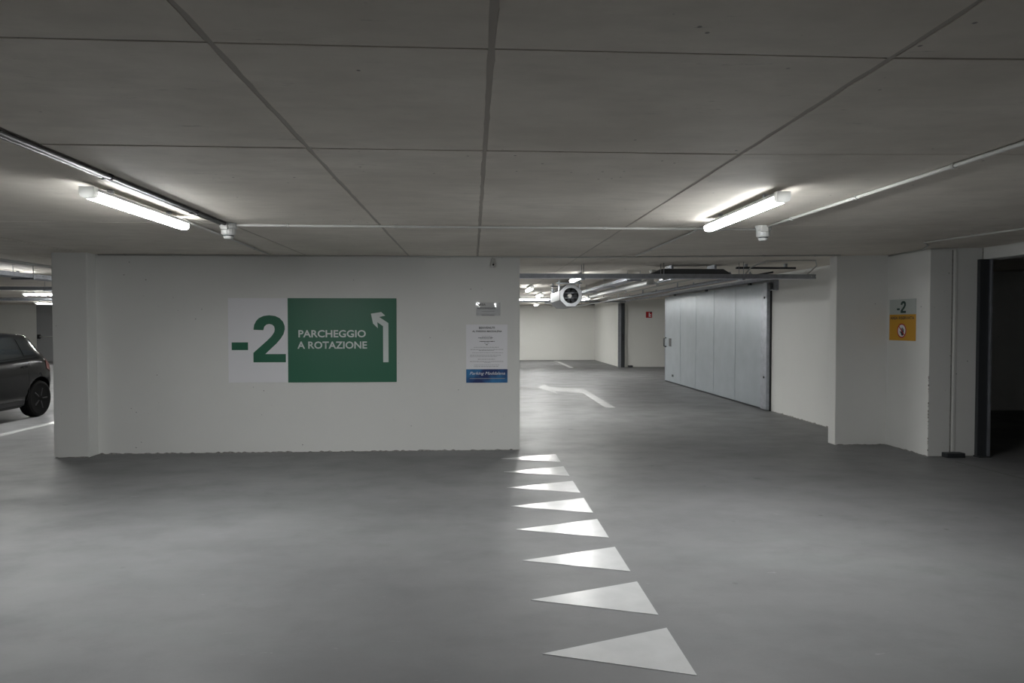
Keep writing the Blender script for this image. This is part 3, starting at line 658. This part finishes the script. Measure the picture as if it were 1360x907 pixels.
# ------------------------------------------------------------------ hatchback
def car():
    XC, YR = -8.36, 12.335; UR = 3.20                       # centre line, rear axle
    # sections: u, [(half width, z) from sill centre round to roof centre]
    S_ = [(0.00, [(0,.34),(.45,.34),(.52,.38),(.55,.50),(.54,.60),(.48,.66),(.36,.68),(0,.69)]),
          (0.12, [(0,.24),(.60,.24),(.68,.30),(.71,.52),(.69,.66),(.60,.73),(.45,.76),(0,.78)]),
          (0.55, [(0,.20),(.68,.20),(.77,.27),(.81,.55),(.79,.78),(.68,.88),(.50,.91),(0,.93)]),
          (1.05, [(0,.19),(.70,.19),(.79,.25),(.83,.57),(.81,.88),(.71,.98),(.52,1.01),(0,1.03)]),
          (1.50, [(0,.19),(.70,.19),(.80,.25),(.84,.58),(.82,.94),(.66,1.30),(.50,1.36),(0,1.38)]),
          (1.95, [(0,.19),(.70,.19),(.80,.25),(.84,.58),(.82,.96),(.63,1.40),(.50,1.46),(0,1.49)]),
          (2.60, [(0,.19),(.70,.19),(.80,.25),(.84,.59),(.82,.99),(.62,1.41),(.50,1.465),(0,1.495)]),
          (3.00, [(0,.20),(.70,.20),(.80,.26),(.84,.60),(.82,1.01),(.625,1.39),(.50,1.445),(0,1.475)]),
          (3.20, [(0,.22),(.69,.22),(.79,.28),(.84,.61),(.815,1.02),(.63,1.36),(.50,1.42),(0,1.45)]),
          (3.38, [(0,.25),(.68,.25),(.775,.31),(.83,.61),(.80,.98),(.67,1.18),(.52,1.25),(0,1.28)]),
          (3.54, [(0,.28),(.65,.28),(.75,.34),(.80,.60),(.78,.88),(.69,.99),(.52,1.03),(0,1.05)]),
          (3.66, [(0,.32),(.60,.32),(.69,.38),(.73,.58),(.72,.76),(.65,.84),(.50,.87),(0,.89)]),
          (3.74, [(0,.38),(.50,.38),(.58,.42),(.62,.56),(.61,.66),(.56,.71),(.44,.73),(0,.74)])]
    def cr(p0, p1, p2, p3, t): return .5*((2*p1)+(-p0+p2)*t+(2*p0-5*p1+4*p2-p3)*t*t+(-p0+3*p1-3*p2+p3)*t**3)
    def ring(u):
        i = max(0, min(len(S_)-2, next((k for k in range(len(S_)-1) if u <= S_[k+1][0]), len(S_)-2)))
        t = (u-S_[i][0])/(S_[i+1][0]-S_[i][0]); g = lambda k: S_[max(0, min(len(S_)-1, k))][1]
        A, B = g(i), g(i+1); PA, PB = g(i-1), g(i+2); out = []
        for k in range(8):
            lin = [A[k][c]*(1-t)+B[k][c]*t for c in (0, 1)]; cc = [cr(PA[k][c], A[k][c], B[k][c], PB[k][c], t) for c in (0, 1)]
            out.append(tuple(.5*a+.5*b_ for a, b_ in zip(lin, cc)))
        return out
    def surf(u, v):
        r = ring(u); i = min(6, int(v)); t = v-i; g = lambda k: r[max(0, min(7, k))] if k < 8 else (-r[6][0], r[6][1])
        c_ = [cr(g(i-1)[c], g(i)[c], g(i+1)[c], g(i+2)[c], t) for c in (0, 1)]; l_ = [g(i)[c]*(1-t)+g(i+1)[c]*t for c in (0, 1)]
        return (.6*c_[0]+.4*l_[0], .6*c_[1]+.4*l_[1])
    def wpt(u, v, side=1, off=0.0):
        a = Vector((XC+side*surf(u, v)[0], YR+u-UR, surf(u, v)[1]))
        if off:
            e = .01; du = Vector((surf(u+e, v)[0]-surf(u-e, v)[0], 2*e, surf(u+e, v)[1]-surf(u-e, v)[1])) if .02 < u < 3.7 else Vector((0, 1, 0))
            vv0, vv1 = max(0, v-e), min(7, v+e); dv = Vector((surf(u, vv1)[0]-surf(u, vv0)[0], 0, surf(u, vv1)[1]-surf(u, vv0)[1]))
            n = du.cross(dv).normalized()
            if n.x < 0 or (abs(n.x) < 1e-3 and n.z < 0): n = -n
            a += Vector((side*n.x, n.y, n.z))*off
        return a
    root = thing('hatchback_car', (XC, YR-1.3, 0), 'dark hatchback parked at the left edge behind the column', 'car')
    us = [S_[-1][0]*k/72 for k in range(73)]; vv = [k*7/35 for k in range(36)]
    bm = bmesh.new(); rings = []
    for u in us:
        r = [wpt(u, v) for v in vv]; l = [wpt(u, v, -1) for v in vv[-2:0:-1]]
        rings.append([bm.verts.new(p) for p in r+l])
    n = len(rings[0])
    for a, b_ in zip(rings, rings[1:]):
        for k in range(n): bm.faces.new([a[k], a[(k+1)%n], b_[(k+1)%n], b_[k]])
    bm.faces.new(rings[0]); bm.faces.new(rings[-1][::-1])
    body = finish('body', bm, M_CARP, root, smooth=True)
    # wheel arches cut out of the body
    cb = bmesh.new()
    for u in (.75, UR):
        for s in (-1, 1): bm_tube(cb, [(XC+s*.58, YR+u-UR, .33), (XC+s*1.1, YR+u-UR, .33)], .365, 28)
    cut = finish('cutter', cb, M_BLACK, root)
    md = body.modifiers.new('b', 'BOOLEAN'); md.object = cut; md.operation = 'DIFFERENCE'; md.solver = 'EXACT'
    dg = bpy.context.evaluated_depsgraph_get(); dg.update(); me = bpy.data.meshes.new_from_object(body.evaluated_get(dg))
    body.modifiers.clear(); body.data = me; bpy.data.objects.remove(cut)
    def patch(name, u0, u1, v0, v1, mat, side=1, off=.004, nu=12, nv=8, fu=None):
        bm = bmesh.new(); G = []
        for i in range(nu+1):
            row = []
            for j in range(nv+1):
                v = v0+(v1-v0)*j/nv; a, b_ = (fu(v) if fu else (u0, u1)); row.append(bm.verts.new(wpt(a+(b_-a)*i/nu, v, side, off)))
            G.append(row)
        for i in range(nu):
            for j in range(nv): bm.faces.new([G[i][j], G[i+1][j], G[i+1][j+1], G[i][j+1]])
        return finish(name, bm, mat, root, smooth=True)
    for s in (1, -1):
        patch('side_window', 0, 0, 4.12, 4.9, M_GLASSC, s, fu=lambda v: (1.30+.42*(v-4.1), 2.05))
        patch('side_window', 0, 0, 4.12, 4.9, M_GLASSC, s, fu=lambda v: (2.13, 2.78-.02*(v-4.1)))
        patch('quarter_window', 0, 0, 4.16, 4.86, M_GLASSC, s, fu=lambda v: (2.83, 3.12-.06*(v-4.1)))
        patch('tail_lamp', 3.40, 3.62, 3.6, 4.35, M_TAIL, s, .006)
        patch('head_lamp', .12, .42, 4.0, 4.8, plain('head_lamp_glass', (.5, .5, .5), .1) if 'head_lamp_glass' not in MATS else MATS['head_lamp_glass'], s, .005)
        patch('belt_moulding', 1.25, 3.15, 4.04, 4.09, M_GLASSC, s, .008, 24, 1)
        patch('sill_moulding', .95, 2.80, 2.02, 2.25, M_BLACK, s, .006, 20, 2)
        for u in (1.86, 2.72):
            a = wpt(u, 3.72, s, .02); b_ = wpt(u+.17, 3.74, s, .02); m_ = wpt(u+.085, 3.73, s, .035)
            tube('door_handle', [a, m_, b_], [.012, .014, .012], M_CARP, root, 8)
        for u in (1.18, 2.09, 2.90):
            bm = bmesh.new(); p = [wpt(u-(0.0 if u < 2.5 else .10*max(0, (2.6-v))), v, s, .0025) for v in [2.2+k*.15 for k in range(13)]]
            for q, q2 in zip(p, p[1:]):
                d = Vector((0, .004, 0)); bm.faces.new([bm.verts.new(x) for x in (q-d, q+d, q2+d, q2-d)])
            finish('door_gap', bm, M_BLACK, root)
        mr = [wpt(1.38, 4.1, s, .01), wpt(1.38, 4.15, s, .10)]
        tube('mirror_stalk', mr, .02, M_BLACK, root); c_ = mr[1]
        bm = bmesh.new(); bmesh.ops.create_uvsphere(bm, u_segments=12, v_segments=8, radius=1)
        for v in bm.verts: v.co = Vector((c_.x+s*.04+v.co.x*.09, c_.y+v.co.y*.06, c_.z+.03+v.co.z*.065))
        finish('wing_mirror', bm, M_CARP, root, smooth=True)
    # glass fore and aft
    for nm, u0, u1 in (('windscreen', 1.10, 1.52), ('rear_window', 3.24, 3.50)):
        bm = bmesh.new(); G = []
        for i in range(9):
            u = u0+(u1-u0)*i/8; row = [wpt(u, 5.5+1.5*j/6, 1, .004) for j in range(7)]+[wpt(u, 7-1.5*j/6, -1, .004) for j in range(1, 7)]
            for p in row: p.z += .004
            G.append([bm.verts.new(p) for p in row])
        for i in range(8):
            for j in range(12): bm.faces.new([G[i][j], G[i+1][j], G[i+1][j+1], G[i][j+1]])
        finish(nm, bm, M_GLASSC, root, smooth=True)
    # wheels
    for u in (.75, UR):
        for s in (1, -1):
            x = XC+s*.735; y = YR+u-UR
            prof = [(-.095, .20), (-.10, .27), (-.085, .305), (-.05, .316), (.05, .316), (.085, .305), (.10, .27), (.095, .20)]
            bm = bmesh.new(); n = 32; rr = [[bm.verts.new((x+s*a, y+r*math.cos(2*math.pi*k/n), .316+r*math.sin(2*math.pi*k/n))) for k in range(n)] for a, r in prof]
            for a, b_ in zip(rr, rr[1:]):
                for k in range(n): bm.faces.new([a[k], a[(k+1)%n], b_[(k+1)%n], b_[k]])
            bm.faces.new(rr[0]); bm.faces.new(rr[-1][::-1])
            ty = finish('tyre', bm, M_RUB, root, smooth=False)
            bm = bmesh.new(); n = 24; pr_ = [(.094, .2), (.085, .185), (.055, .17), (.05, .07), (.075, .05), (.078, .0)]
            rr = [[bm.verts.new((x+s*a, y+r*math.cos(2*math.pi*k/n), .316+r*math.sin(2*math.pi*k/n))) for k in range(n)] for a, r in pr_[:-1]]
            for a, b_ in zip(rr, rr[1:]):
                for k in range(n): bm.faces.new([a[k], a[(k+1)%n], b_[(k+1)%n], b_[k]])
            bm.faces.new(rr[-1]); rim = finish('rim', bm, M_RIM, root)
            for k in range(5):
                a = 2*math.pi*k/5; bm = bmesh.new()
                bm_tube(bm, [(x+s*.075, y+.05*math.cos(a), .316+.05*math.sin(a)), (x+s*.085, y+.185*math.cos(a), .316+.185*math.sin(a))], [.026, .02], 6)
                finish('spoke', bm, M_RIM, rim)
    # plate, bumper strip
    bp_ = [wpt(3.70, 3.2, 1, .01)]
    box('number_plate', XC-.26, XC+.26, YR+.545, YR+.56, .52, .63, M_SWHITE, root)
car()

for o in scene.objects:
    if '_w' in o: del o['_w']
    if o.type == 'MESH': o.data.update()
